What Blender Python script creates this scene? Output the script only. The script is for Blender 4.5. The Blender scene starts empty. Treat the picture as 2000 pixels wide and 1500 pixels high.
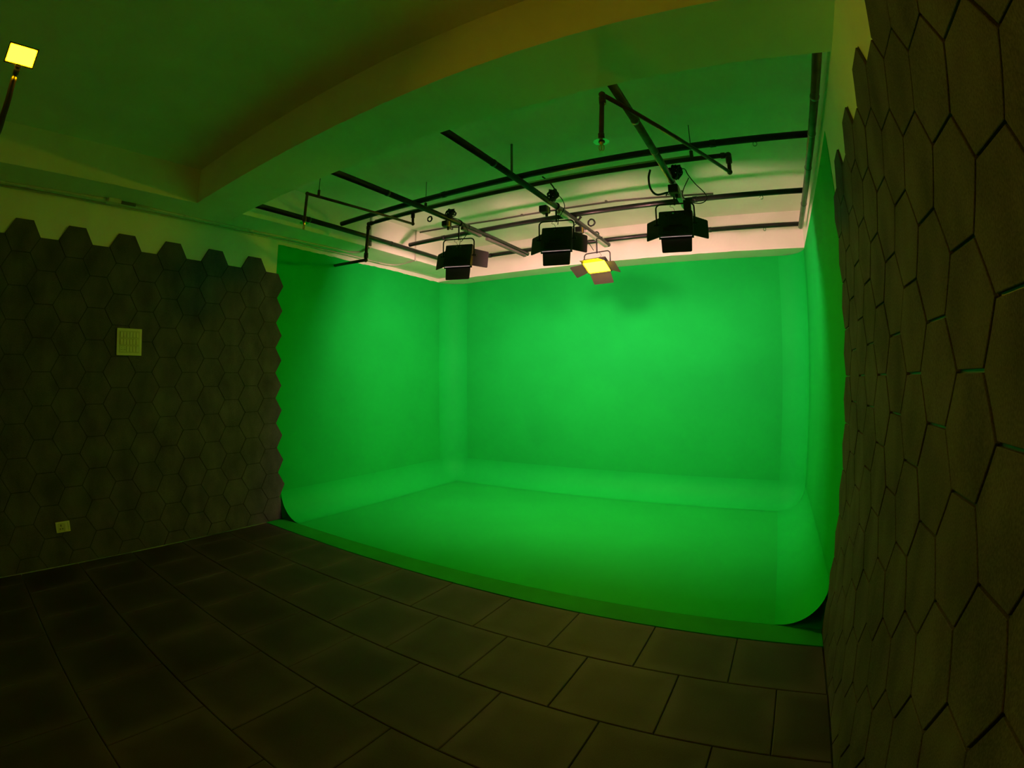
import bpy, bmesh, math, random
from mathutils import Vector, Matrix
random.seed(7)
PI = math.pi
SC = bpy.context.scene
COL = SC.collection

# ------------------------------------------------------------------ camera, world, exposure
CX, CY, CZ = 4.4779, -2.7087, 1.4710
YAW, PIT, ROL = 0.520501, -0.009656, -0.001758
cy_, sy_ = math.cos(YAW), math.sin(YAW)
cp_, sp_ = math.cos(PIT), math.sin(PIT)
fw = Vector((-sy_*cp_, cy_*cp_, sp_))
rt = Vector((cy_, sy_, 0))
up = rt.cross(fw)
r2 = rt*math.cos(ROL) + up*math.sin(ROL)
u2 = -rt*math.sin(ROL) + up*math.cos(ROL)
cam = bpy.data.cameras.new('camera')
cam.type = 'PANO'
cam.panorama_type = 'FISHEYE_LENS_POLYNOMIAL'
cam.sensor_fit = 'HORIZONTAL'
cam.sensor_width = 36.0
cam.sensor_height = 27.0
cam.fisheye_fov = math.radians(200)
cam.fisheye_polynomial_k0 = 0.0
cam.fisheye_polynomial_k1 = -0.0575389569
cam.fisheye_polynomial_k2 = -2.80029738e-05
cam.fisheye_polynomial_k3 = 7.51751785e-06
cam.fisheye_polynomial_k4 = 4.19616145e-08
cam.clip_start = 0.01
camo = bpy.data.objects.new('camera', cam)
COL.objects.link(camo)
camo.matrix_world = Matrix(((r2.x, u2.x, -fw.x, CX), (r2.y, u2.y, -fw.y, CY), (r2.z, u2.z, -fw.z, CZ), (0, 0, 0, 1)))
SC.camera = camo

world = bpy.data.worlds.new('world')
SC.world = world
world.use_nodes = True
world.node_tree.nodes['Background'].inputs[0].default_value = (0.0, 0.0, 0.0, 1)
world.node_tree.nodes['Background'].inputs[1].default_value = 0.0
SC.view_settings.view_transform = 'Standard'
SC.view_settings.look = 'None'
SC.view_settings.gamma = 1.0
SC.view_settings.exposure = 1.76
SC.view_settings.use_curve_mapping = False
SC.cycles.max_bounces = 10
SC.cycles.diffuse_bounces = 8
SC.cycles.sample_clamp_indirect = 3.0
SC.cycles.use_denoising = True

# light given off by the lamps' own LED faces (radiance, RGB)
BACK_LED = (92.0, 42.0, 37.0)
FRONT_LED = (66.0, 42.0, 0.06)
STAND_LED = (118.0, 56.0, 0.04)

# ------------------------------------------------------------------ measured room
W = 4.899
WL, WR = -0.012, 4.911          # wall faces
YB, YF = 3.310, -5.5            # wall behind the screen, wall behind the camera
ZB = 2.952                      # underside of the beams
ZT = 2.905                      # top of the green
ZC, ZCF = 3.335, 3.256          # ceilings
YB1, YB2 = -1.019, -0.562       # cross beam
XB = 0.478
DB = 2.945

# ------------------------------------------------------------------ materials
def mat(name, color, rough=0.8, spec=0.3, metal=0.0, noise=0.0, nscale=8.0, bump=0.0, bscale=60.0, emit=None, rough_var=0.0):
    m = bpy.data.materials.new(name)
    m.use_nodes = True
    nt = m.node_tree
    b = nt.nodes['Principled BSDF']
    b.inputs['Base Color'].default_value = (*color, 1)
    b.inputs['Roughness'].default_value = rough
    b.inputs['Metallic'].default_value = metal
    b.inputs['Specular IOR Level'].default_value = spec
    tc = nt.nodes.new('ShaderNodeTexCoord')
    if noise > 0:
        n = nt.nodes.new('ShaderNodeTexNoise')
        n.inputs['Scale'].default_value = nscale
        n.inputs['Detail'].default_value = 5
        nt.links.new(tc.outputs['Object'], n.inputs['Vector'])
        r = nt.nodes.new('ShaderNodeMapRange')
        r.inputs['From Min'].default_value = 0.3
        r.inputs['From Max'].default_value = 0.7
        r.inputs['To Min'].default_value = 1 - noise
        r.inputs['To Max'].default_value = 1 + noise
        nt.links.new(n.outputs['Fac'], r.inputs['Value'])
        mx = nt.nodes.new('ShaderNodeVectorMath'); mx.operation = 'SCALE'
        mx.inputs[0].default_value = color
        nt.links.new(r.outputs['Result'], mx.inputs['Scale'])
        nt.links.new(mx.outputs['Vector'], b.inputs['Base Color'])
    if bump > 0:
        n2 = nt.nodes.new('ShaderNodeTexNoise')
        n2.inputs['Scale'].default_value = bscale
        n2.inputs['Detail'].default_value = 6
        nt.links.new(tc.outputs['Object'], n2.inputs['Vector'])
        bp = nt.nodes.new('ShaderNodeBump')
        bp.inputs['Strength'].default_value = bump
        bp.inputs['Distance'].default_value = 0.01
        nt.links.new(n2.outputs['Fac'], bp.inputs['Height'])
        nt.links.new(bp.outputs['Normal'], b.inputs['Normal'])
    if emit:
        b.inputs['Emission Color'].default_value = (*[c/max(emit) for c in emit], 1)
        b.inputs['Emission Strength'].default_value = max(emit)
    return m

M = {}
M['plaster'] = mat('white_plaster', (0.82, 0.81, 0.74), 0.9, 0.05, noise=0.04, nscale=3, bump=0.12, bscale=30)
M['green'] = mat('chroma_green_paint', (0.006, 0.50, 0.066), 0.75, 0.03, noise=0.05, nscale=2.2)
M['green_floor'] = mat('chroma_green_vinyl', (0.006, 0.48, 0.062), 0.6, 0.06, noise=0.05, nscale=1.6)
M['green_cove_lit'] = mat('chroma_green_lit', (0.006, 0.55, 0.075), 0.6, 0.03, noise=0.04, nscale=2.0)  # lighter than wall and floor green: paints in light the curved sheets catch
M['green_strip'] = mat('dark_green_floor_paint', (0.010, 0.30, 0.025), 0.7, 0.08, noise=0.08, nscale=4)
M['black_metal'] = mat('black_metal', (0.012, 0.012, 0.012), 0.45, 0.4, noise=0.2, nscale=20)
M['rail'] = mat('dark_steel_pipe', (0.035, 0.034, 0.034), 0.34, 0.5, metal=0.5, noise=0.35, nscale=9)
M['rail_pale'] = mat('galvanised_steel_pipe', (0.16, 0.16, 0.16), 0.36, 0.5, metal=0.7, noise=0.3, nscale=9)
M['brown_pipe'] = mat('brown_iron_pipe', (0.060, 0.022, 0.014), 0.5, 0.4, noise=0.35, nscale=14)
M['white_plastic'] = mat('white_plastic', (0.60, 0.59, 0.52), 0.5, 0.4, noise=0.04)
M['plate'] = mat('ivory_plate_plastic', (0.74, 0.70, 0.46), 0.42, 0.4, noise=0.03)
M['plate_dark'] = mat('dark_slot', (0.05, 0.045, 0.02), 0.6)
M['plate_rocker'] = mat('ivory_rocker_plastic', (0.60, 0.56, 0.34), 0.4, 0.4)
M['grey_plastic'] = mat('grey_plastic', (0.12, 0.115, 0.10), 0.5, 0.4, noise=0.1)
M['cable'] = mat('black_cable', (0.010, 0.010, 0.010), 0.5, 0.4)
M['yellow'] = mat('yellow_brown_tape', (0.42, 0.27, 0.03), 0.6, 0.3, noise=0.2, nscale=30)
M['lamp'] = mat('matt_black_lamp_housing', (0.028, 0.028, 0.026), 0.5, 0.3, noise=0.15, nscale=25)
M['door'] = mat('satin_black_barn_door', (0.030, 0.027, 0.026), 0.5, 0.35, noise=0.1, nscale=12)
M['brass'] = mat('brass', (0.55, 0.40, 0.18), 0.3, 0.5, metal=0.9)
M['chrome'] = mat('chrome', (0.6, 0.6, 0.6), 0.2, 0.5, metal=1.0)
M['led_back'] = mat('warm_led_face', (0.02, 0.02, 0.02), 0.5, emit=BACK_LED)
M['led_front'] = mat('yellow_led_face', (0.02, 0.02, 0.02), 0.5, emit=FRONT_LED)
M['led_stand'] = mat('amber_led_face', (0.02, 0.02, 0.02), 0.5, emit=STAND_LED)
M['led_dot'] = mat('led_edge_glow', (0.8, 0.8, 0.8), 0.5, emit=(0.8, 0.5, 0.5))

# felt of the acoustic panels: fine fibres and flecks
def felt():
    m = mat('charcoal_felt', (0.04, 0.04, 0.036), 0.95, 0.08)
    nt = m.node_tree; b = nt.nodes['Principled BSDF']
    tc = nt.nodes['Texture Coordinate']
    mp = nt.nodes.new('ShaderNodeMapping'); mp.inputs['Scale'].default_value = (1, 1, 0.6)
    geo = nt.nodes.new('ShaderNodeNewGeometry'); nt.links.new(geo.outputs['Position'], mp.inputs['Vector'])
    n = nt.nodes.new('ShaderNodeTexNoise'); n.inputs['Scale'].default_value = 260; n.inputs['Detail'].default_value = 4
    n2 = nt.nodes.new('ShaderNodeTexNoise'); n2.inputs['Scale'].default_value = 6; n2.inputs['Detail'].default_value = 5
    nt.links.new(mp.outputs['Vector'], n.inputs['Vector']); nt.links.new(mp.outputs['Vector'], n2.inputs['Vector'])
    add = nt.nodes.new('ShaderNodeMath'); add.operation = 'ADD'
    nt.links.new(n.outputs['Fac'], add.inputs[0]); nt.links.new(n2.outputs['Fac'], add.inputs[1])
    cr = nt.nodes.new('ShaderNodeValToRGB')
    cr.color_ramp.elements[0].position = 0.38; cr.color_ramp.elements[0].color = (0.056, 0.051, 0.084, 1)
    cr.color_ramp.elements[1].position = 0.64; cr.color_ramp.elements[1].color = (0.138, 0.124, 0.18, 1)
    h = nt.nodes.new('ShaderNodeMath'); h.operation = 'MULTIPLY'; h.inputs[1].default_value = 0.5
    nt.links.new(add.outputs[0], h.inputs[0]); nt.links.new(h.outputs[0], cr.inputs['Fac'])
    nt.links.new(cr.outputs['Color'], b.inputs['Base Color'])
    bp = nt.nodes.new('ShaderNodeBump'); bp.inputs['Strength'].default_value = 0.35; bp.inputs['Distance'].default_value = 0.002
    nt.links.new(n.outputs['Fac'], bp.inputs['Height']); nt.links.new(bp.outputs['Normal'], b.inputs['Normal'])
    return m
M['felt'] = felt()

# rubber floor tiles: charcoal granules, dusty worn rims (uv runs 0..1 on each tile)
def rubber():
    m = mat('charcoal_rubber_tile', (0.05, 0.045, 0.04), 0.62, 0.25)
    nt = m.node_tree; b = nt.nodes['Principled BSDF']; tc = nt.nodes['Texture Coordinate']
    uv = nt.nodes.new('ShaderNodeUVMap'); uv.uv_map = 'tile'
    sub = nt.nodes.new('ShaderNodeVectorMath'); sub.operation = 'SUBTRACT'; sub.inputs[1].default_value = (0.5, 0.5, 0)
    ab = nt.nodes.new('ShaderNodeVectorMath'); ab.operation = 'ABSOLUTE'
    nt.links.new(uv.outputs['UV'], sub.inputs[0]); nt.links.new(sub.outputs['Vector'], ab.inputs[0])
    sp = nt.nodes.new('ShaderNodeSeparateXYZ'); nt.links.new(ab.outputs['Vector'], sp.inputs[0])
    mx = nt.nodes.new('ShaderNodeMath'); mx.operation = 'MAXIMUM'
    nt.links.new(sp.outputs['X'], mx.inputs[0]); nt.links.new(sp.outputs['Y'], mx.inputs[1])
    rim = nt.nodes.new('ShaderNodeMapRange'); rim.interpolation_type = 'SMOOTHSTEP'
    rim.inputs['From Min'].default_value = 0.28; rim.inputs['From Max'].default_value = 0.5
    rim.inputs['To Min'].default_value = 0; rim.inputs['To Max'].default_value = 0.45
    nt.links.new(mx.outputs[0], rim.inputs['Value'])
    n = nt.nodes.new('ShaderNodeTexNoise'); n.inputs['Scale'].default_value = 2.2; n.inputs['Detail'].default_value = 5
    nt.links.new(tc.outputs['Object'], n.inputs['Vector'])
    g = nt.nodes.new('ShaderNodeTexNoise'); g.inputs['Scale'].default_value = 260; g.inputs['Detail'].default_value = 2
    nt.links.new(tc.outputs['Object'], g.inputs['Vector'])
    a1 = nt.nodes.new('ShaderNodeMath'); a1.operation = 'MULTIPLY'
    nt.links.new(rim.outputs['Result'], a1.inputs[0]); nt.links.new(n.outputs['Fac'], a1.inputs[1])
    a2 = nt.nodes.new('ShaderNodeMath'); a2.operation = 'MULTIPLY_ADD'; a2.inputs[1].default_value = 0.55
    nt.links.new(n.outputs['Fac'], a2.inputs[0]); nt.links.new(a1.outputs[0], a2.inputs[2])
    a3 = nt.nodes.new('ShaderNodeMath'); a3.operation = 'MULTIPLY_ADD'; a3.inputs[1].default_value = 0.5
    nt.links.new(g.outputs['Fac'], a3.inputs[0]); nt.links.new(a2.outputs[0], a3.inputs[2])
    cr = nt.nodes.new('ShaderNodeValToRGB')
    cr.color_ramp.elements[0].position = 0.40; cr.color_ramp.elements[0].color = (0.022, 0.0155, 0.026, 1)
    cr.color_ramp.elements[1].position = 1.0; cr.color_ramp.elements[1].color = (0.085, 0.062, 0.095, 1)
    nt.links.new(a3.outputs[0], cr.inputs['Fac']); nt.links.new(cr.outputs['Color'], b.inputs['Base Color'])
    bp = nt.nodes.new('ShaderNodeBump'); bp.inputs['Strength'].default_value = 0.3; bp.inputs['Distance'].default_value = 0.002
    nt.links.new(g.outputs['Fac'], bp.inputs['Height']); nt.links.new(bp.outputs['Normal'], b.inputs['Normal'])
    return m
M['rubber'] = rubber()
M['concrete'] = mat('dark_concrete', (0.02, 0.018, 0.016), 0.9, 0.1, noise=0.2)

# ------------------------------------------------------------------ helpers
def obj(name, bm, m, parent=None, smooth=False):
    me = bpy.data.meshes.new(name)
    bmesh.ops.recalc_face_normals(bm, faces=bm.faces[:])
    bm.to_mesh(me); bm.free()
    if smooth:
        for p in me.polygons: p.use_smooth = True
    o = bpy.data.objects.new(name, me)
    COL.objects.link(o)
    if m: me.materials.append(m)
    if parent: o.parent = parent
    return o

def tag(o, label, cat=None, group=None):
    o['label'] = label
    if cat: o['category'] = cat
    if group: o['group'] = group
    return o

def empty(name, loc, label, cat, group=None, rz=0):
    o = bpy.data.objects.new(name, None)
    COL.objects.link(o)
    o.location = loc; o.rotation_euler = (0, 0, rz)
    o.empty_display_size = 0.05
    return tag(o, label, cat, group)

def struct(name, bm, m):
    o = obj(name, bm, m); o['kind'] = 'structure'; return o

def box(bm, x0, x1, y0, y1, z0, z1, bev=0.0):
    r = bmesh.ops.create_cube(bm, size=1.0)
    vs = r['verts']
    bmesh.ops.scale(bm, vec=(x1-x0, y1-y0, z1-z0), verts=vs)
    bmesh.ops.translate(bm, vec=((x0+x1)/2, (y0+y1)/2, (z0+z1)/2), verts=vs)
    if bev > 0:
        es = list({e for v in vs for e in v.link_edges})
        bmesh.ops.bevel(bm, geom=es, offset=bev, segments=2, affect='EDGES', profile=0.6)

def smooth_path(pts, n=8):
    P = [Vector(p) for p in pts]
    if len(P) < 3: return P
    out = []
    Q = [P[0]*2-P[1]] + P + [P[-1]*2-P[-2]]
    for i in range(1, len(Q)-2):
        for k in range(n):
            t = k/n
            a, b, c, d = Q[i-1], Q[i], Q[i+1], Q[i+2]
            out.append(0.5*((2*b) + (c-a)*t + (2*a-5*b+4*c-d)*t*t + (3*b-a-3*c+d)*t**3))
    out.append(P[-1])
    return out

def tube(bm, pts, r, seg=12, caps=True):
    P = [Vector(p) for p in pts]
    rings = []
    T = (P[1]-P[0]).normalized()
    ref = Vector((0, 0, 1)) if abs(T.z) < 0.9 else Vector((0, 1, 0))
    nrm = T.cross(ref).normalized()
    for i, p in enumerate(P):
        if i == 0: t = (P[1]-P[0]).normalized()
        elif i == len(P)-1: t = (P[-1]-P[-2]).normalized()
        else: t = ((P[i+1]-p).normalized() + (p-P[i-1]).normalized()).normalized()
        nrm = (nrm - t*nrm.dot(t)).normalized()
        bn = t.cross(nrm)
        rr = r[i] if isinstance(r, (list, tuple)) else r
        rings.append([bm.verts.new(p + (nrm*math.cos(2*PI*k/seg) + bn*math.sin(2*PI*k/seg))*rr) for k in range(seg)])
    for a, b in zip(rings, rings[1:]):
        for k in range(seg):
            bm.faces.new((a[k], a[(k+1) % seg], b[(k+1) % seg], b[k]))
    if caps:
        bm.faces.new(rings[0][::-1]); bm.faces.new(rings[-1])

def tube_obj(name, pts, r, m, parent=None, seg=12, smooth=False, n=8):
    bm = bmesh.new()
    tube(bm, smooth_path(pts, n) if smooth else pts, r, seg)
    o = obj(name, bm, m, parent, smooth=False)
    for p in o.data.polygons: p.use_smooth = len(p.vertices) == 4
    return o

def box_obj(name, b, m, parent=None, bev=0.0):
    bm = bmesh.new(); box(bm, *b, bev=bev)
    return obj(name, bm, m, parent)

def setloc(o, loc):
    """give a mesh built in world coordinates its own origin"""
    v = Vector(loc)
    o.data.transform(Matrix.Translation(-v)); o.location = v
    return o

# ------------------------------------------------------------------ room shell
bm = bmesh.new(); box(bm, WL-0.15, WL, YF, YB+0.15, -0.1, 3.5); struct('wall_left', bm, M['plaster'])
bm = bmesh.new(); box(bm, WR, WR+0.15, YF, YB+0.15, -0.1, 3.5); struct('wall_right', bm, M['plaster'])
bm = bmesh.new(); box(bm, WL-0.15, WR+0.15, YB, YB+0.15, -0.1, 3.5); struct('wall_back', bm, M['plaster'])
bm = bmesh.new(); box(bm, WL-0.15, WR+0.15, YF-0.15, YF, -0.1, 3.5); struct('wall_front', bm, M['plaster'])
bm = bmesh.new()
box(bm, WL-0.15, WR+0.15, YB1+0.02, YB+0.15, ZC, ZC+0.15)
box(bm, WL-0.15, WR+0.15, YF-0.15, YB1+0.02, ZCF, ZC+0.15)
struct('ceiling', bm, M['plaster'])

def beam(name, pts_box):
    """plastered concrete beam: subdivided, its arrises very slightly uneven"""
    x0, x1, y0, y1, z0, z1 = pts_box
    bm = bmesh.new(); box(bm, *pts_box)
    bmesh.ops.subdivide_edges(bm, edges=[e for e in bm.edges if e.calc_length() > 1.5], cuts=60, use_grid_fill=True)
    rnd = random.Random(name)
    for v in bm.verts:
        if abs(v.co.z-z0) < 1e-4 and rnd.random() < 0.25:
            v.co.z += rnd.uniform(0, 0.0035)
    return struct(name, bm, M['plaster'])
beam('trim_1', (WL, WR, YB1, YB2, ZB, ZC+0.01))             # deep cross beam
beam('trim_2', (WL, XB, YF, YB1, ZB, ZC+0.01))              # beam along the left wall, front bay
beam('trim_3', (WL, XB, YB2, DB, ZB, ZC+0.01))              # beam along the left wall, stage bay
beam('trim_4', (WL, WR, DB, YB, ZT+0.001, ZC+0.01))         # beam over the back of the screen

# floor: rubber tiles in running bond, one mesh
T = 0.49346
bm = bmesh.new()
uvl = bm.loops.layers.uv.new('tile')
box(bm, WL, WR, YF, YB, -0.1, -0.016)
rows = [(0.0, -0.4766)] + [(-0.4766-T*k, -0.4766-T*(k+1)) for k in range(10)]
xoff = [2.4284, 2.6735, 2.9261]
rnd = random.Random(3)
for i, (ya, yb) in enumerate(rows):
    x0 = xoff[i] if i < 3 else (2.6735+0.0025*(i-1) if i % 2 else 2.9261+0.0025*(i-2))
    while x0 > 0: x0 -= T
    x = x0
    while x < W:
        a, b = max(x, 0.0)+0.0022, min(x+T, W)-0.0022
        if b-a > 0.03:
            g = 0.0022; bv = 0.004
            dz = rnd.uniform(-0.0008, 0.0008)
            outer = [(a, ya-g), (b, ya-g), (b, yb+g), (a, yb+g)]
            inner = [(a+bv, ya-g-bv), (b-bv, ya-g-bv), (b-bv, yb+g+bv), (a+bv, yb+g+bv)]
            lo = [bm.verts.new((p[0], p[1], -0.018)) for p in outer]
            mid = [bm.verts.new((p[0], p[1], dz-0.003)) for p in outer]
            top = [bm.verts.new((p[0], p[1], dz)) for p in inner]
            fs = []
            for k in range(4):
                fs.append(bm.faces.new((lo[k], lo[(k+1) % 4], mid[(k+1) % 4], mid[k])))
                fs.append(bm.faces.new((mid[k], mid[(k+1) % 4], top[(k+1) % 4], top[k])))
            fs.append(bm.faces.new(top))
            for f in fs:
                for l in f.loops:
                    l[uvl].uv = ((l.vert.co.x-x)/T, (l.vert.co.y-yb)/(ya-yb))
        x += T
struct('floor', bm, M['rubber'])

# ------------------------------------------------------------------ green screen
R = 0.295
YC0 = 0.213
GX0, GX1, GY = -0.009, 4.908, 3.272
cyc = empty('green_screen', (W/2, 1.7, 0), 'green screen stage with curved cove, lit by four lamps', 'green screen')
def cpart(name, bm, m, smooth=False):
    o = obj(name, bm, m, None, smooth)
    o.data.transform(Matrix.Translation(-Vector(cyc.location)))
    o.parent = cyc
    return o
def ragged_panel(axis, c0, c1, a0, a1, z0, z1, amp, sd):
    """flat painted board whose top edge is cut a little unevenly"""
    bm = bmesh.new(); n = 80; rnd = random.Random(sd); t = 0; pts = []
    for i in range(n+1):
        t = 0.75*t + rnd.uniform(-amp, amp)
        pts.append((a0+(a1-a0)*i/n, z1+t))
    for c in (c0, c1): pass
    def V(c, a, z): return bm.verts.new((c, a, z) if axis == 'x' else (a, c, z))
    f = [V(c1, a, z) for a, z in pts]; fb = [V(c1, a, z0) for a, z in pts]
    g = [V(c0, a, z) for a, z in pts]; gb = [V(c0, a, z0) for a, z in pts]
    for i in range(n):
        bm.faces.new((f[i], f[i+1], fb[i+1], fb[i])); bm.faces.new((g[i+1], g[i], gb[i], gb[i+1]))
        bm.faces.new((f[i], g[i], g[i+1], f[i+1])); bm.faces.new((fb[i], fb[i+1], gb[i+1], gb[i]))
    bm.faces.new((f[0], fb[0], gb[0], g[0])); bm.faces.new((f[n], g[n], gb[n], fb[n]))
    return bm
cpart('wall_panel', ragged_panel('x', WL+0.0005, GX0, 0.174, GY-R+0.06, 0, ZT-0.004, 0.004, 1), M['green'])['label'] = 'left green wall panel'
cpart('wall_panel', ragged_panel('x', WR-0.0005, GX1, 0.174, GY-R+0.06, 0, ZT, 0.0006, 2), M['green'])['label'] = 'right green wall panel'
cpart('wall_panel', ragged_panel('y', GY+0.010, GY, GX0+R-0.06, GX1-R+0.06, 0, ZT, 0.0004, 3), M['green'])['label'] = 'back green wall panel'
# floor
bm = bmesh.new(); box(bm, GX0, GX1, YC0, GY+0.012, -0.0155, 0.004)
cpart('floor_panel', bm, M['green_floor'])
bm = bmesh.new(); box(bm, 0.0, W, 0.0, YC0-0.001, -0.0155, 0.0035, bev=0.001)
o = cpart('front_strip', bm, M['green_strip']); o['label'] = 'darker green floor strip in front of the cove'
# cove sheets: quarter circle profile
def sheet(grid, th=0.0035):
    """grid[i][j] points of the visible face; thickness is added behind it"""
    bm = bmesh.new()
    ni, nj = len(grid), len(grid[0])
    V = [[bm.verts.new(p) for p in row] for row in grid]
    fs = []
    for i in range(ni-1):
        for j in range(nj-1):
            q = [V[i][j], V[i+1][j], V[i+1][j+1], V[i][j+1]]
            try: fs.append(bm.faces.new(q))
            except ValueError: pass
    return bm
def solid(o, th=0.004, off=-1):
    s = o.modifiers.new('thickness', 'SOLIDIFY'); s.thickness = th; s.offset = off
    return o
NA = 24
prof = [(R*(1-math.cos(a)), R*(1-math.sin(a))+0.006) for a in [PI/2*k/NA for k in range(NA+1)]]
# prof: k=0 -> at wall (d=0, z=R), k=NA -> on floor (d=R, z=0)
ys = [YC0 + (GY-R-YC0)*k/30 for k in range(31)]
wob = lambda s, t: 0.0015*math.sin(9*s+t)+0.001*math.sin(23*s+2*t)
gridL = [[(GX0+0.003+d+wob(y, 1)*(k/NA), y, z) for k, (d, z) in enumerate(prof)] for y in ys]
gridR = [[(GX1-0.003-d, y, z) for k, (d, z) in enumerate(prof)] for y in ys]
xs = [GX0+R + (GX1-GX0-2*R)*k/40 for k in range(41)]
gridB = [[(x, GY-0.003-d, z) for k, (d, z) in enumerate(prof)] for x in xs]
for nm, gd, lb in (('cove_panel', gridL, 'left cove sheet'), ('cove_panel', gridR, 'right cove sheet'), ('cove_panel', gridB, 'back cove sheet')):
    o = cpart(nm, sheet(gd), M['green_cove_lit'], smooth=True); o['label'] = lb
# vertical curved corners and dished floor corners
for sgn, xc_ in ((-1, GX0+R), (1, GX1-R)):
    yc_ = GY-R
    side = 'left' if sgn < 0 else 'right'
    arc = [PI/2*k/16 for k in range(17)]
    rr_ = R-0.002
    grid = [[(xc_+sgn*rr_*math.cos(a), yc_+rr_*math.sin(a), z) for z in [R*0.9+(ZT-0.002-R*0.9)*j/12 for j in range(13)]] for a in arc]
    o = cpart('corner_panel', sheet(grid), M['green_cove_lit'], smooth=True); o['label'] = side + ' curved corner sheet'
    rr2 = R-0.004
    grid = [[(xc_+sgn*(rr2-d*rr2/R)*math.cos(a), yc_+(rr2-d*rr2/R)*math.sin(a), z+0.001) for d, z in prof] for a in arc]
    o = cpart('cove_corner', sheet(grid), M['green_cove_lit'], smooth=True); o['label'] = side + ' dished floor corner'

# ------------------------------------------------------------------ acoustic panels
def pix_in_view(p, margin=110):
    d = Vector(p)-Vector((CX, CY, CZ))
    x, y, z = d.dot(r2), d.dot(u2), d.dot(fw)
    rr_ = math.hypot(x, y); th = math.atan2(rr_, z)
    r = 964.04*(th+0.02866*th**3+0.01263*th**5)
    px, py = 1000+r*x/max(rr_, 1e-9), 750-r*y/max(rr_, 1e-9)
    return -margin < px < 2000+margin and -margin < py < 1500+margin
ORD = ['', 'first', 'second', 'third', 'fourth', 'fifth', 'sixth', 'seventh', 'eighth', 'ninth', 'tenth', 'eleventh', 'twelfth', 'thirteenth', 'fourteenth', 'fifteenth', 'sixteenth', 'seventeenth', 'eighteenth']
def clip_poly(P, axis, lim, keep_above):
    out = []
    for i in range(len(P)):
        a, b = P[i], P[(i+1) % len(P)]
        ia = (a[axis] >= lim) == keep_above; ib = (b[axis] >= lim) == keep_above
        if ia: out.append(a)
        if ia != ib:
            t = (lim-a[axis])/(b[axis]-a[axis])
            out.append((a[0]+(b[0]-a[0])*t, a[1]+(b[1]-a[1])*t))
    return out
def inset(P, d):
    """inset a convex counter-clockwise polygon"""
    n = len(P); L = []
    for i in range(n):
        a, b = Vector(P[i]), Vector(P[(i+1) % n]); e = (b-a)
        if e.length < 1e-6: continue
        e.normalize(); nn = Vector((-e.y, e.x))
        L.append((a+nn*d, e))
    out = []
    for i in range(len(L)):
        (p, e), (q, f) = L[i-1], L[i]
        den = e.x*f.y-e.y*f.x
        if abs(den) < 1e-6: out.append(tuple(q)); continue
        t = ((q.x-p.x)*f.y-(q.y-p.y)*f.x)/den
        out.append(tuple(p+e*t))
    return out
def panel_mesh(P, xface, dirx, th, gap, cham):
    """P: polygon in (y, z), counter-clockwise; face towards dirx"""
    A = inset(P, gap); B = inset(P, gap+cham)
    bm = bmesh.new()
    xb = xface-dirx*th; xm = xface-dirx*cham
    a = [bm.verts.new((xb, y, z)) for y, z in A]
    m_ = [bm.verts.new((xm, y, z)) for y, z in A]
    t = [bm.verts.new((xface, y, z)) for y, z in B]
    n = len(A)
    for k in range(n):
        bm.faces.new((a[k], a[(k+1) % n], m_[(k+1) % n], m_[k]))
        bm.faces.new((m_[k], m_[(k+1) % n], t[(k+1) % n], t[k]))
    bm.faces.new(t); bm.faces.new(a[::-1])
    # thin black backing sheet, full cell size, closes the joints
    c0 = [bm.verts.new((xb-dirx*0.0002, y, z)) for y, z in P]; c1 = [bm.verts.new((xb+dirx*0.0010, y, z)) for y, z in P]
    fs = [bm.faces.new(c0[::-1]), bm.faces.new(c1)] + [bm.faces.new((c0[k], c0[(k+1) % len(P)], c1[(k+1) % len(P)], c1[k])) for k in range(len(P))]
    for f in fs: f.material_index = 1
    return bm
def hexes(side, s, ycs, ztops, xface, dirx, gap, cham, group):
    a = s/math.sqrt(3)
    rnd = random.Random(side)
    for ci, (yc, zt) in enumerate(zip(ycs, ztops)):
        for k in range(12):
            zc = zt-s/2-k*s
            if zc+s/2 < 0.03: break
            P = [(yc+a*math.cos(PI/3*j), zc+s/2/math.sin(PI/3)*math.sin(PI/3*j)) for j in range(6)]
            P = clip_poly(P, 1, 0.003, True)
            if side == 'left' and ci == 0:
                if zc < 0.3: P = clip_poly(P, 0, 0.205, False)
            if side == 'right' and ci == 0 and zc < 0.3: P = clip_poly(P, 0, 0.205, False)
            if not any(pix_in_view((xface, y, z)) for y, z in P): continue
            j = rnd.uniform(-0.0012, 0.0008)
            bm = panel_mesh(P, xface+dirx*j, dirx, (0.0082 if ci == 0 else 0.0116)+j, gap, cham)
            o = obj('acoustic_panel', bm, M['felt']); o.data.materials.append(M['black_metal'])
            setloc(o, (xface, yc, zc))
            tag(o, 'charcoal felt hexagon, %s wall, %s column from the green screen, %s panel down' % (side, ORD[ci+1], ORD[k+1]), 'acoustic panel', group)
SL = 0.26; aL = SL/math.sqrt(3); YL, ZTOP = -0.1078, 2.7142
ysl = [YL+1.5*aL-1.5*aL*i for i in range(14)]
hexes('left', SL, ysl, [ZTOP-(SL/2 if i % 2 == 0 else 0) for i in range(14)], 0.0, 1, 0.0022, 0.0012, 'hexagonal acoustic panels on the left wall')
SR = 0.25165; aR = SR/math.sqrt(3); YR0, ZR0 = -1.6442, 1.4880
ysr = [YR0+1.5*aR*8-1.5*aR*i for i in range(17)]
hexes('right', SR, ysr, [ZR0+SR*4+(SR/2 if i % 2 else 0) for i in range(17)], W, -1, 0.0040, 0.0014, 'hexagonal acoustic panels on the right wall')

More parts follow.
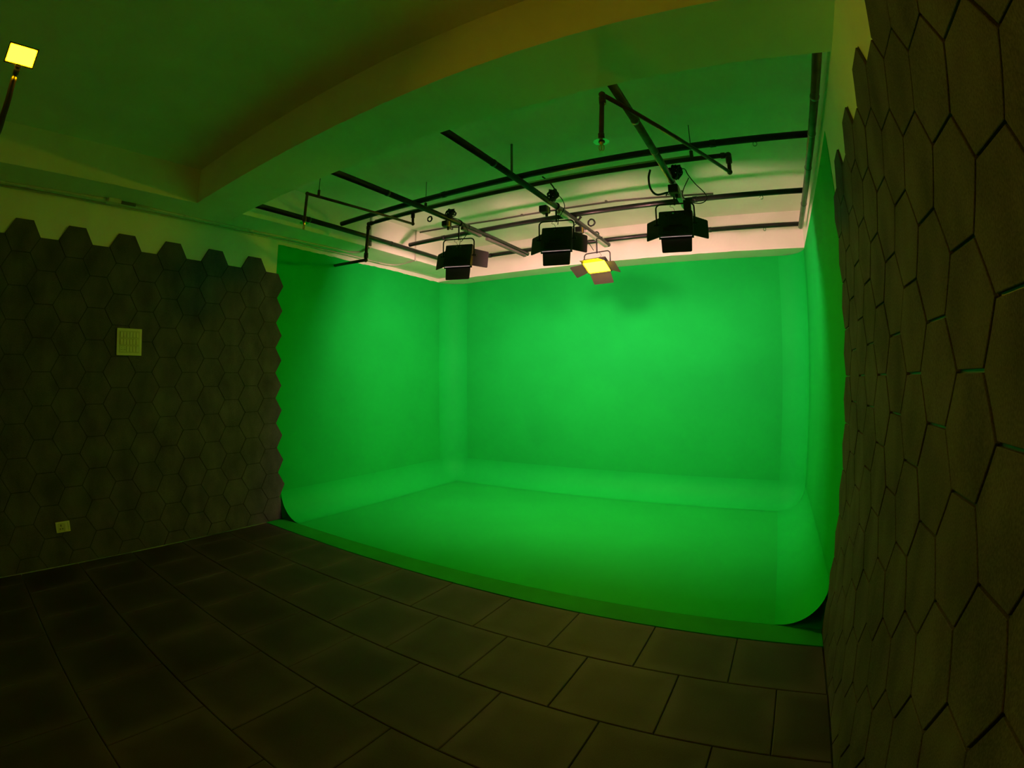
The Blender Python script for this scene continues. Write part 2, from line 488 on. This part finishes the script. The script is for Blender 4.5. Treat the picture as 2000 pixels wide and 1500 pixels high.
# ------------------------------------------------------------------ switch board and socket on the left wall
sb = empty('switch_board', (0.0, -1.375, 1.797), 'large ivory switch board with three rows of rocker switches on left wall', 'switch board')
def lpart(name, root, b, m, bev=0.0):
    o = box_obj(name, b, m, None, bev); o.parent = root; return o
lpart('frame', sb, (0.0, 0.012, -0.115, 0.115, -0.114, 0.114), M['plate'], 0.004)
lpart('inner_frame', sb, (0.0121, 0.015, -0.095, 0.095, -0.093, 0.093), M['plate_rocker'], 0.001)
for r_ in range(3):
    zc = 0.060-0.060*r_
    for k in range(6):
        yy = -0.072+0.0288*k
        if r_ == 2 and k < 2:
            o = lpart('socket_module', sb, (0.015, 0.018, yy-0.013, yy+0.013, zc-0.022, zc+0.022), M['plate'], 0.001)
            for dy, dz in ((-0.005, -0.006), (0.005, -0.006), (0, 0.009)):
                h = box_obj('slot', (0.0181, 0.0186, yy+dy-0.002, yy+dy+0.002, zc+dz-0.003, zc+dz+0.003), M['plate_dark']); h.parent = o
        else:
            up_ = (k*7+r_*5) % 3 == 0
            bm = bmesh.new(); box(bm, 0.015, 0.019, yy-0.0115, yy+0.0115, zc-0.022, zc+0.022)
            for v in bm.verts:
                if v.co.x > 0.018: v.co.x += 0.005 if ((v.co.z > zc) == up_) else -0.001
            o = obj('rocker_switch', bm, M['plate']); o.parent = sb
            s_ = box_obj('slot', (0.0151, 0.0156, yy-0.0135, yy-0.0117, zc-0.024, zc+0.024), M['plate_dark']); s_.parent = o
ps = empty('power_socket', (0.0, -2.042, 0.322), 'small ivory power socket with one switch, low on left wall', 'power socket')
lpart('plate', ps, (0.0, 0.010, -0.061, 0.061, -0.044, 0.044), M['plate'], 0.004)
o = lpart('socket_module', ps, (0.010, 0.013, -0.045, 0.010, -0.032, 0.032), M['plate_rocker'], 0.001)
for dy, dz, w_, h_ in ((-0.017, 0.014, 0.004, 0.008), (-0.027, -0.013, 0.005, 0.004), (-0.006, -0.013, 0.005, 0.004)):
    h = box_obj('slot', (0.0131, 0.0137, dy-w_, dy+w_, dz-h_, dz+h_), M['plate_dark']); h.parent = o
bm = bmesh.new(); box(bm, 0.010, 0.015, 0.016, 0.042, -0.032, 0.032)
for v in bm.verts:
    if v.co.x > 0.014 and v.co.z < 0: v.co.x += 0.004
o = obj('rocker_switch', bm, M['plate']); o.parent = ps
h = box_obj('slot', (0.0101, 0.0108, 0.042, 0.045, -0.034, 0.034), M['plate_dark']); h.parent = o

# ------------------------------------------------------------------ lighting rails
LZ, CZR, RR = 2.985, 3.0345, 0.0245
LX = [0.690, 1.735, 2.750, 3.815, 4.850]
LE = [2.46, 2.46, 2.50, 2.46, 2.40]
lname = ['nearest the left wall', 'second from the left wall, carrying one lamp', 'in the middle, carrying two lamps', 'second from the right wall, carrying one lamp', 'hugging the right wall']
for i, x in enumerate(LX):
    root = empty('lighting_rail', (x, 1.0, LZ), 'steel pipe rail running front to back, ' + lname[i], 'lighting rail', 'pipe rails running front to back')
    m_ = M['rail_pale'] if i in (3, 4) else M['rail']
    tube_obj('pipe', [(0, YB2-1.0+0.0005, 0), (0, LE[i]-1.0, 0)], RR, m_, root, 20)
    for yy in ((0.05, 1.2) if i < 3 else (-0.1, 0.35, 0.9, 1.7)):
        tube_obj('coupling_ring', [(0, yy-1.0-0.012, 0), (0, yy-1.0-0.008, 0), (0, yy-1.0+0.008, 0), (0, yy-1.0+0.012, 0)], [RR+0.001, RR+0.003, RR+0.003, RR+0.001], m_, root, 20)
CYR = [0.455, 1.50, 2.46]
cname = ['nearest the big beam', 'in the middle', 'nearest the back wall']
for i, y in enumerate(CYR):
    root = empty('lighting_rail', (2.8, y, CZR), 'black steel pipe rail running left to right, ' + cname[i], 'lighting rail', 'pipe rails running left to right')
    tube_obj('pipe', [(0.70-2.8, 0, 0), (4.87-2.8, 0, 0)], RR-0.0005, M['black_metal'] if i == 0 else M['rail'], root, 20)
    for xx in ((1.2, 3.9) if i else (2.0, 4.2)):
        tube_obj('coupling_ring', [(xx-2.8-0.02, 0, 0), (xx-2.8+0.02, 0, 0)], RR+0.003, M['rail'], root, 20)
    # threaded hangers up to the ceiling
    if i == 0:
        xx = 2.665
        tube_obj('hanger_rod', [(xx-2.8, 0, RR*0.8), (xx-2.8, 0, ZC-CZR-0.001)], 0.010, M['grey_plastic'], root, 8)
    # small eye hook under the rail
    hk = [(4.48-2.8+0.022*math.cos(t)*0.6, 0, -RR-0.014+0.015*math.sin(t)) for t in [PI/2+2*PI*k/12*0.9 for k in range(13)]]
    tube_obj('eye_hook', hk, 0.0035, M['chrome'], root, 6)

# ------------------------------------------------------------------ sprinkler pipework
sp = empty('sprinkler_pipework', (2.5, 0.7, 3.06), 'brown iron sprinkler pipework under the ceiling with two hanging heads', 'sprinkler pipes')
def spt(name, pts, r, m=M['brown_pipe'], parent=sp, seg=14):
    pts = [Vector(p)-Vector(sp.location) for p in pts]
    return tube_obj(name, pts, r, m, parent, seg)
PZ = 3.062
spt('main_pipe', [(0.842, 0.7, PZ), (4.28, 0.7, PZ-0.012)], 0.0175)
spt('drop_pipe', [(0.838, 0.7, PZ), (0.820, 0.7, 2.682)], 0.0165)
spt('wall_pipe', [(0.820, 0.7, 2.682), (0.0, 0.975, 2.800)], 0.0165)
def elbow(p, r=0.023):
    bm = bmesh.new(); bmesh.ops.create_icosphere(bm, subdivisions=2, radius=r)
    o = obj('elbow', bm, M['brown_pipe'], sp, True); o.location = Vector(p)-Vector(sp.location); return o
def collar(p, d, r=0.0225, l=0.03):
    p = Vector(p); d = Vector(d).normalized()
    return spt('collar', [p-d*l/2, p+d*l/2], r)
elbow((0.842, 0.7, PZ)); collar((0.880, 0.7, PZ), (1, 0, 0)); collar((0.84, 0.7, PZ-0.04), (0, 0, 1))
elbow((0.820, 0.7, 2.682)); collar((0.823, 0.7, 2.73), (0, 0, 1), l=0.05)
elbow((4.28, 0.7, PZ-0.012)); collar((4.24, 0.7, PZ-0.012), (1, 0, 0)); collar((4.28, 0.7, PZ-0.05), (0, 0, 1), l=0.05)
# left branch
spt('drop_pipe', [(1.445, 0.7, PZ-0.002), (1.449, 0.7, 2.94)], 0.0125); collar((1.446, 0.7, PZ-0.035), (0, 0, 1), 0.019, 0.05); elbow((1.449, 0.7, 2.94), 0.018)
spt('branch_pipe', [(1.449, 0.7, 2.94), (1.33, -0.455, 2.94)], 0.0115)
elbow((1.33, -0.455, 2.94), 0.0165)
spt('drop_pipe', [(1.33, -0.455, 2.94), (1.322, -0.455, 2.735)], 0.0115); collar((1.322, -0.455, 2.72), (0, 0, 1), 0.016, 0.05)
# right branch
spt('drop_pipe', [(4.28, 0.7, PZ-0.012), (4.277, 0.705, 2.918)], 0.0145); elbow((4.277, 0.705, 2.918), 0.020)
spt('branch_pipe', [(4.277, 0.705, 2.918), (3.767, -0.545, 2.918)], 0.0125)
elbow((3.767, -0.545, 2.918), 0.018); collar((3.767, -0.545, 2.88), (0, 0, 1), 0.018, 0.04)
spt('drop_pipe', [(3.767, -0.545, 2.918), (3.750, -0.55, 2.66)], 0.0125); collar((3.751, -0.55, 2.66), (0, 0, 1), 0.016, 0.05)
def head(p, k=1.0):
    x, y, z = p
    rel = Vector(p)-Vector(sp.location)
    bm = bmesh.new()
    tube(bm, [(0, 0, 0.02*k), (0, 0, 0.0), (0, 0, -0.012*k)], [0.010*k, 0.010*k, 0.007*k], 12)
    for s_ in (-1, 1):
        tube(bm, smooth_path([(s_*0.006*k, 0, -0.008*k), (s_*0.012*k, 0, -0.022*k), (s_*0.010*k, 0, -0.036*k), (0, 0, -0.046*k)], 4), 0.0022*k, 6)
    tube(bm, [(0, 0, -0.010*k), (0, 0, -0.040*k)], 0.003*k, 8)
    tube(bm, [(0, 0, -0.045*k), (0, 0, -0.047*k)], 0.010*k, 12)
    o = obj('sprinkler_head', bm, M['brass'], sp); o.location = rel; o['label'] = 'brass sprinkler head'
    bm = bmesh.new(); tube(bm, [(0, 0, 0.012*k), (0, 0, 0.006*k), (0, 0, 0.004*k)], [0.012*k, 0.034*k, 0.036*k], 24)
    e = obj('escutcheon', bm, M['chrome'], o); e['label'] = 'shiny round escutcheon plate'
head((1.321, -0.455, 2.69), 1.0)
head((3.749, -0.55, 2.635), 1.1)
for (x, y, z) in ((1.345, -0.35, 2.94), (1.60, 0.7, PZ), (4.014, 0.7, PZ)):
    spt('hanger_rod', [(x, y, z), (x, y, ZC-0.001)], 0.003, M['rail'])
    spt('hanger_clip', [(x, y, z-0.01), (x, y, z+0.055)], 0.0135 if y > 0 else 0.011)

# pale conduit lying just above the sprinkler pipe
tube_obj('ceiling_conduit', [(0.9, 0.735, 3.094), (4.0, 0.725, 3.085)], 0.0115, M['white_plastic'])
o = bpy.data.objects['ceiling_conduit']; setloc(o, (2.4, 0.73, 3.09)); tag(o, 'pale plastic conduit running just above the long brown sprinkler pipe', 'conduit')
root = empty('ceiling_conduit', (2.2, 2.03, ZC-0.012), 'thin conduit fixed to ceiling in front of the pink back beam', 'conduit')
tube_obj('pipe', [(0.5-2.2, -0.12, 0), (1.6-2.2, 0.0, 0), (3.0-2.2, 0.02, 0), (4.0-2.2, 0.14, 0)], 0.010, M['grey_plastic'], root, 10)
for x in (0.9, 1.9, 2.9, 3.7): lpart('saddle_clip', root, (x-2.2-0.01, x-2.2+0.01, -0.02, 0.03, -0.002, 0.0115), M['grey_plastic'])

# ------------------------------------------------------------------ conduits under the left beam
root = empty('wall_conduit', (0.1, 0.0, ZB-0.010), 'long white conduit under the left beam, ending in a bend by the green wall', 'conduit')
P1 = [(0.086, -3.4), (0.09, -2.6), (0.128, -1.85), (0.140, -1.72)]
P2 = [(0.145, -1.46), (0.118, -1.2), (0.108, -0.96), (0.108, -0.24), (0.160, 0.71), (0.170, 0.86)]
rel = lambda P, dz=0: [(x-0.1, y, dz) for x, y in P]
tube_obj('pipe', rel(P1), 0.0098, M['white_plastic'], root)
tube_obj('pipe', rel(P2), 0.0098, M['white_plastic'], root)
tube_obj('bend', rel([(0.170, 0.86), (0.165, 0.98), (0.20, 1.08), (0.30, 1.12), (0.44, 1.075), (0.50, 1.06)]), 0.0098, M['white_plastic'], root, 12, True)
for y, x in ((-0.96, 0.108), (-0.24, 0.108), (-2.6, 0.09)):
    tube_obj('coupling', [(x-0.1, y-0.02, 0), (x-0.1, y+0.02, 0)], 0.0135, M['white_plastic'], root)
root = empty('wall_conduit', (0.03, 0.5, ZB-0.010), 'thin white conduit in corner above the green wall, bending up over the left beam', 'conduit')
P3 = [(0.012, -3.4), (0.012, -0.2), (0.040, 0.28), (0.05, 0.81), (0.062, 1.18), (0.052, 1.64)]
tube_obj('pipe', [(x-0.03, y-0.5, 0) for x, y in P3], 0.0085, M['white_plastic'], root)
tube_obj('bend', [(x-0.03, y-0.5, 0) for x, y in [(0.052, 1.64), (0.07, 1.80), (0.14, 1.88), (0.3, 1.885), (0.47, 1.85), (0.495, 1.845)]], 0.0085, M['white_plastic'], root, 12, True)
tube_obj('drop_pipe', [(0.4905-0.03, 1.845-0.5, 0), (0.4905-0.03, 1.845-0.5, ZC-ZB+0.0098)], 0.0095, M['white_plastic'], root)
for y, x in ((-0.16, 0.014), (0.28, 0.040)):
    tube_obj('coupling', [(x-0.03, y-0.5-0.015, 0), (x-0.03, y-0.5+0.015, 0)], 0.0115, M['white_plastic'], root)
o = box_obj('junction_box', (0.098, 0.176, -1.712, -1.600, ZB-0.034, ZB-0.0005), M['white_plastic'], None, 0.003)
setloc(o, (0.137, -1.656, ZB)); tag(o, 'pale square junction box under the left beam, in the conduit run', 'junction box')
root = empty('cable_sleeve', (0.15, -1.53, ZB-0.016), 'short grey ribbed sleeve beside the junction box under the left beam', 'cable sleeve')
tube_obj('sleeve', [(0, -0.068, 0), (0, 0.068, 0)], 0.013, M['grey_plastic'], root)
bmr = bmesh.new()
for k in range(9): tube(bmr, [(0, -0.062+0.0155*k-0.003, 0), (0, -0.062+0.0155*k+0.003, 0)], 0.0150, 12)
obj('ribs', bmr, M['grey_plastic'], root)
root = empty('drop_conduit', (0.5, 1.06, 3.1), 'vertical pale conduit with grey end socket on inner face of left beam', 'conduit')
tube_obj('pipe', [(-0.006, 0, -0.07), (-0.006, 0, ZC-3.1-0.001)], 0.015, M['white_plastic'], root)
tube_obj('socket', [(-0.004, 0, -0.135), (-0.004, 0, -0.065)], 0.0175, M['grey_plastic'], root)

# ------------------------------------------------------------------ trunking, socket boxes and cables on the rails
def trunking(x, y0, y1, label, m=M['white_plastic'], w=0.017):
    root = empty('cable_trunking', (x, (y0+y1)/2, LZ-RR), label, 'cable trunking', 'cable trunking under the rails')
    h = (y1-y0)/2
    lpart('channel', root, (-w, w, -h, h, -0.022, -0.0005), m, 0.002)
    lpart('cover_lip', root, (-w-0.001, w+0.001, -h+0.004, h-0.004, -0.026, -0.0215), m, 0.001)
trunking(LX[1], 1.10, 1.43, 'short grey trunking under second rail from left, in front of middle cross rail', M['grey_plastic'])
trunking(LX[1], 1.55, 2.40, 'long grey trunking under second rail from left, behind middle cross rail', M['grey_plastic'])
trunking(LX[2], 1.14, 1.46, 'short white trunking under middle rail, above the left middle lamp')
trunking(LX[2], 1.78, 2.42, 'long white trunking under middle rail, above the glowing lamp')
trunking(LX[3], 1.16, 1.44, 'white trunking under rail above the right lamp')

def socket_box(x, y, z, label, s=0.035, tape=True):
    root = empty('socket_box', (x, y, z), label, 'socket box', 'socket boxes on the rails')
    lpart('box', root, (-s, s, -s*1.3, s*1.3, -s*0.8, s*0.8), M['black_metal'] if tape else M['grey_plastic'], 0.004)
    lpart('cover', root, (-s*0.85, s*0.85, -s*1.1, s*1.1, -s*0.8-0.006, -s*0.8+0.001), M['grey_plastic'], 0.002)
    if tape:
        o = lpart('tape', root, (-s*1.03, s*1.03, -s*0.35, s*0.45, -s*0.83, s*0.83), M['yellow'], 0.003); o['label'] = 'yellow brown tape band'
    tube_obj('plug', [(s*0.4, s*0.3, -s*0.8), (s*0.4, s*0.3, -s*0.8-0.035)], [0.014, 0.011], M['black_metal'], root)
    return root
socket_box(1.730, 0.86, 2.928, 'black socket box with yellow tape under second rail from left', 0.030)
socket_box(2.700, 0.96, 2.922, 'grey box with yellow tape hanging under front half of middle rail', 0.034)
socket_box(2.735, 1.66, 2.926, 'black box with yellow tape under rear half of middle rail', 0.032)
socket_box(3.822, 0.93, 2.918, 'large black socket box under rail above the right lamp', 0.038)

def cable(pts, label, r=0.004, name='power_cable'):
    p0 = Vector(pts[0])
    root = tube_obj(name, [Vector(p)-p0 for p in pts], r, M['cable'], None, 8, True, 7)
    root.location = p0
    return tag(root, label, 'cable', 'black cables on the lighting rails')
def coil(c, rad, label, turns=4, r=0.0045, mess=0.35, face=0.0):
    rnd = random.Random(label); P = []
    for k in range(turns*7+1):
        t = 2*PI*k/7
        q = rad*rnd.uniform(1-mess, 1+0.4*mess)
        v = Vector((q*math.cos(t), rad*rnd.uniform(-1, 1)*mess, q*math.sin(t)))
        P.append(Matrix.Rotation(face+rnd.uniform(-mess, mess), 3, 'Z') @ v)
    o = tube_obj('cable_coil', P, r, M['cable'], None, 7, True, 5)
    o.location = c
    return tag(o, label, 'cable', 'cable coils tied to the lighting rails')
coil((1.772, 0.86, 3.025), 0.042, 'tangled black cable coil on top of second rail from left', 9, 0.0055, 0.8)
coil((1.640, 0.72, 2.955), 0.026, 'small loose cable loop left of second rail from left', 4, 0.004, 0.25)
coil((2.788, 0.93, 3.030), 0.046, 'tangled black cable coil on front half of middle rail', 10, 0.0055, 0.8)
coil((2.770, 1.55, 3.020), 0.030, 'tight cable coil where middle rail meets middle cross rail', 6, 0.005, 0.4)
coil((2.862, 1.66, 2.985), 0.036, 'round black cable coil hanging right of middle rail', 8, 0.005, 0.15)
coil((3.862, 0.83, 3.025), 0.046, 'tangled black cable coil on rail above the right lamp', 10, 0.0055, 0.7)
cable([(3.87, 0.83, 3.03), (3.93, 0.83, 3.04), (3.955, 0.84, 2.99), (4.00, 0.86, 2.92), (4.06, 0.88, 2.85), (4.075, 0.89, 2.80), (4.02, 0.90, 2.775), (3.94, 0.91, 2.80), (3.89, 0.92, 2.85), (3.90, 0.90, 2.90), (3.955, 0.86, 2.975)], 'large drooping cable loop right of the right lamp clamp', 0.0036)
cable([(3.72, 0.60, 2.965), (3.695, 0.64, 2.92), (3.69, 0.70, 2.86), (3.72, 0.76, 2.83), (3.785, 0.86, 2.875)], 'thick cable bowing left under rail above the right lamp', 0.008)
cable([(2.79, 0.93, 3.05), (2.84, 0.98, 3.02), (2.86, 1.02, 2.95), (2.82, 1.05, 2.90), (2.78, 1.07, 2.86), (2.77, 1.07, 2.805)], 'cable running from middle rail coil down to left middle lamp', 0.0035)
cable([(2.80, 0.72, 3.12), (2.83, 0.80, 3.09), (2.845, 0.88, 3.03), (2.80, 0.95, 3.0)], 'bowed cable rising from front middle coil towards ceiling', 0.006)
cable([(1.76, 0.88, 3.0), (1.80, 1.0, 2.98), (1.82, 1.08, 2.90), (1.78, 1.10, 2.86), (1.74, 1.08, 2.80)], 'cable looping from second rail coil down to left lamp', 0.0035)
cable([(2.77, 1.60, 2.99), (2.70, 1.56, 2.93), (2.70, 1.60, 2.88), (2.72, 1.70, 2.86), (2.74, 1.85, 2.86), (2.75, 2.00, 2.80)], 'cable hanging from middle rail box to the glowing lamp', 0.0035)
cable([(1.42, 1.52, 3.06), (1.43, 1.505, 3.0), (1.425, 1.49, 2.90), (1.43, 1.49, 2.80)], 'short black strap hanging from middle cross rail above the left lamp', 0.003)

# ------------------------------------------------------------------ LED panel lamps
PW, PH = 0.275, 0.245
def plate_with_round(w0, w1, L, th, rr=0.012):
    """barn door blade: hinge edge width w0 at y=0, outer edge width w1 at y=L, rounded outer corners"""
    bm = bmesh.new(); pts = [(-w0/2, 0), (w0/2, 0)]
    for cx_, s_, a0 in ((w1/2-rr, 1, 0), (-w1/2+rr, -1, PI/2)):
        for k in range(5):
            a = a0+PI/2*k/4
            pts.append((cx_+rr*math.cos(a), L-rr+rr*math.sin(a)))
    lo = [bm.verts.new((x, y, -th/2)) for x, y in pts]; hi = [bm.verts.new((x, y, th/2)) for x, y in pts]
    n = len(pts)
    bm.faces.new(hi); bm.faces.new(lo[::-1])
    for k in range(n): bm.faces.new((lo[k], lo[(k+1) % n], hi[(k+1) % n], hi[k]))
    return bm
def lamp(x, y, z, yaw, tilt, led, label, doors, zrail=LZ, xr=None, adapter=False, H=PH):
    root = empty('led_panel_light', (x, y, z), label, 'studio light', 'panel lamps hanging from the rails', yaw)
    # body: shallow box, bevelled, slightly narrower at the back
    bm = bmesh.new(); box(bm, -PW/2, PW/2, -0.022, 0.022, -H/2, H/2)
    for v in bm.verts:
        if v.co.y < 0: v.co.x *= 0.97; v.co.z *= 0.97
    bmesh.ops.bevel(bm, geom=bm.edges[:], offset=0.005, segments=2, affect='EDGES')
    body = obj('housing', bm, M['lamp'], root); body.rotation_euler = (tilt, 0, 0)
    def bp(name, b, m, bev=0.0, parent=body):
        o = box_obj(name, b, m, None, bev); o.parent = parent; return o
    bp('led_face', (-PW/2+0.014, PW/2-0.014, 0.0225, 0.0255, -H/2+0.014, H/2-0.014), led, 0.001)
    # rim round the face
    bm = bmesh.new()
    for b in ((-PW/2, PW/2, 0.021, 0.032, H/2-0.011, H/2), (-PW/2, PW/2, 0.021, 0.032, -H/2, -H/2+0.011), (-PW/2, -PW/2+0.011, 0.021, 0.032, -H/2, H/2), (PW/2-0.011, PW/2, 0.021, 0.032, -H/2, H/2)): box(bm, *b)
    obj('rim', bm, M['lamp'], body)
    # back: control box, two connectors, cooling ribs, knobs
    bp('control_box', (-0.055, 0.055, -0.031, -0.0215, -0.035, 0.03), M['lamp'], 0.003)
    for xx in (-0.018, 0.018):
        o = tube_obj('connector', [(xx, -0.020, H/2-0.035), (xx, -0.030, H/2-0.035)], 0.008, M['chrome'], body, 12)
    bm = bmesh.new()
    for k in range(7):
        box(bm, -0.10+0.0, 0.10, -0.0245, -0.0215, -0.05-0.009*k, -0.047-0.009*k)
    obj('cooling_ribs', bm, M['lamp'], body)
    for xx in (-0.075, 0.075): tube_obj('knob', [(xx, -0.021, H/2-0.05), (xx, -0.034, H/2-0.05)], 0.007, M['black_metal'], body, 12)
    # light leaking through the vent slots along the bottom edge and right edge
    bm = bmesh.new()
    for k in range(26):
        xx = -PW/2+0.018+(PW-0.036)*k/25
        box(bm, xx-0.0013, xx+0.0013, -0.0005, 0.0025, -H/2-0.0012, -H/2+0.0005)
    obj('vent_slots', bm, M['led_dot'], body)
    # barn doors (hinged on the rim)
    for nm, (a, L, w1) in doors.items():
        if nm in ('top', 'bottom'):
            o = obj('barn_door', plate_with_round(PW-0.03, w1, L, 0.0022), M['door'], body)
            s_ = 1 if nm == 'top' else -1
            o.location = (0, 0.033, s_*(H/2-0.002)); o.rotation_euler = (s_*a, 0, 0)
        else:
            o = obj('barn_door', plate_with_round(H-0.05, w1, L, 0.0022), M['door'], body)
            s_ = 1 if nm == 'right' else -1
            o.location = (s_*(PW/2-0.002), 0.033, 0)
            o.rotation_mode = 'XYZ'
            o.matrix_local = Matrix.Translation(o.location) @ Matrix.Rotation(-s_*a, 4, 'Z') @ Matrix.Rotation(PI/2, 4, 'Y')
        hb = bmesh.new(); wv = (PW if nm in ('top', 'bottom') else H)
        tube(hb, [(-0.36*wv, 0.0, 0), (0.36*wv, 0.0, 0)], 0.0032, 8)
        obj('hinge', hb, M['black_metal'], o)
    # yoke: flat bar bent to a U, with side knobs
    yw, yh = PW/2+0.016, H/2+0.045
    pts = [(-yw, 0, -0.01), (-yw, 0, yh-0.035)] + [(-yw+0.035*(1-math.cos(t)), 0, yh-0.035+0.035*math.sin(t)) for t in (0.4, 0.8, 1.2)] + [(-yw+0.035, 0, yh)]
    pts += [(-p[0], p[1], p[2]) for p in reversed(pts)]
    tube_obj('yoke', pts, 0.0065, M['black_metal'], root, 10)
    for s_ in (-1, 1):
        tube_obj('tilt_knob', [(s_*(PW/2-0.002), 0, 0), (s_*(yw+0.004), 0, 0), (s_*(yw+0.022), 0, 0)], [0.006, 0.006, 0.014], M['black_metal'], root, 12)
    # spigot and hook clamp round the rail
    ztop = zrail-z
    tube_obj('spigot', [(0, 0, yh-0.01), (0, 0, ztop-RR-0.012)], 0.008, M['black_metal'], root, 10)
    xr_ = 0 if xr is None else xr-x
    cl = []
    for k in range(15):
        t = -PI/2+2*PI*0.78*k/14
        cl.append((xr_*0+ (RR+0.005)*math.cos(t), 0, ztop+(RR+0.005)*math.sin(t)))
    tube_obj('hook_clamp', cl, 0.006, M['black_metal'], root, 8)
    h = tube_obj('clamp_screw', [(-0.005, -0.008, ztop-RR-0.02), (-0.06, -0.012, ztop-RR-0.02)], 0.004, M['black_metal'], root, 8)
    tube_obj('wing_handle', [(-0.06, -0.012, ztop-RR-0.035), (-0.06, -0.012, ztop-RR-0.005)], 0.004, M['black_metal'], root, 8)
    tube_obj('safety_wire', [(-0.02, -0.01, yh+0.005), (-0.035, -0.03, yh-0.03), (-0.01, -0.04, H/2+0.0), (0.0, -0.035, H/2-0.03)], 0.0016, M['cable'], root, 6, True, 6)
    if adapter:
        o = box_obj('power_adapter', (PW/2-0.065, PW/2-0.005, -0.05, -0.01, H/2-0.02, H/2+0.055), M['lamp'], root, 0.004)
    return root
D_BACK = dict(top=(math.radians(-6), 0.19, 0.22), bottom=(math.radians(80), 0.118, 0.235), left=(math.radians(62), 0.125, 0.185), right=(math.radians(60), 0.135, 0.185))
D_L1 = dict(D_BACK, right=(math.radians(64), 0.15, 0.185))
lamp(1.735, 1.05, 2.655, math.radians(20), math.radians(-20), M['led_back'], 'left lamp on second rail from left, black back towards us, doors open', D_L1)
lamp(2.750, 1.085, 2.680, math.radians(13), math.radians(-20), M['led_back'], 'black backed lamp on middle rail, left of the glowing lamp', D_BACK)
lamp(3.790, 1.08, 2.690, math.radians(6), math.radians(-20), M['led_back'], 'right lamp, black back towards us, block shaped adapter on top corner', D_BACK, xr=3.815, adapter=True)
D_F = dict(top=(math.radians(60), 0.09, 0.22), bottom=(math.radians(70), 0.13, 0.235), left=(math.radians(75), 0.12, 0.17), right=(math.radians(75), 0.14, 0.17))
lamp(2.765, 2.06, 2.655, PI-math.radians(9), math.radians(-59), M['led_front'], 'glowing yellow lamp facing us in front of the green back wall', D_F, H=0.182)

# ------------------------------------------------------------------ small light on a stand at the left edge
root = empty('light_stand', (2.3, -3.3, 0.0), 'dark arm at the left edge holding the small glowing light', 'light stand')
tube_obj('pole', [(0, 0, 0.05), (0, 0, 1.2), (0, 0, 1.2), (0, 0, 1.95)], [0.016, 0.016, 0.0135, 0.0135], M['black_metal'], root, 14)
for zz in (1.2, 1.9):
    tube_obj('collar', [(0, 0, zz-0.03), (0, 0, zz+0.03)], 0.021, M['black_metal'], root, 14)
    tube_obj('lock_knob', [(0.02, 0, zz), (0.05, 0, zz)], 0.011, M['black_metal'], root, 10)
tube_obj('arm', [(0, 0, 1.90), (0, 0.15, 2.0), (0.004, 0.45, 2.17), (0.010, 0.572, 2.34), (0.014, 0.591, 2.48), (0.014, 0.591, 2.62)], 0.013, M['black_metal'], root, 14, True)
tube_obj('base_plate', [(0, 0, 0.001), (0, 0, 0.012), (0, 0, 0.018)], [0.17, 0.17, 0.16], M['black_metal'], root, 40)
tube_obj('base_socket', [(0, 0, 0.017), (0, 0, 0.10)], 0.022, M['black_metal'], root, 14)
root = empty('led_light', (2.314, -2.709, 2.723), 'small bright yellow light on top of stand, upper left corner', 'studio light', None)
dirv = (Vector((CX, CY, CZ))-Vector((2.314, -2.709, 2.723))).normalized()
q = dirv.to_track_quat('Y', 'Z').to_matrix().to_4x4() @ Matrix.Rotation(math.radians(0), 4, 'Y')
bm = bmesh.new(); box(bm, -0.063, 0.063, -0.030, -0.010, -0.041, 0.041, bev=0.005)
for b_ in ((-0.063, -0.0575, -0.012, 0.012, -0.041, 0.041), (0.0575, 0.063, -0.012, 0.012, -0.041, 0.041), (-0.063, 0.063, -0.012, 0.012, -0.041, -0.0355), (-0.063, 0.063, -0.012, 0.012, 0.0355, 0.041)): box(bm, *b_)
o = obj('housing', bm, M['lamp'], root); o.matrix_local = q
f = box_obj('led_diffuser', (-0.056, 0.056, -0.0110, -0.006, -0.034, 0.034), M['led_stand'], o, 0.006)
tube_obj('bracket', [(0, 0, -0.105), (0, 0, -0.060), (-0.012, 0, -0.045)], 0.008, M['black_metal'], root, 10)
for k in (0, 1): lpart('clamp_plate', root, (-0.018, 0.018, -0.012, 0.012, -0.080+0.022*k, -0.072+0.022*k), M['grey_plastic'], 0.001)
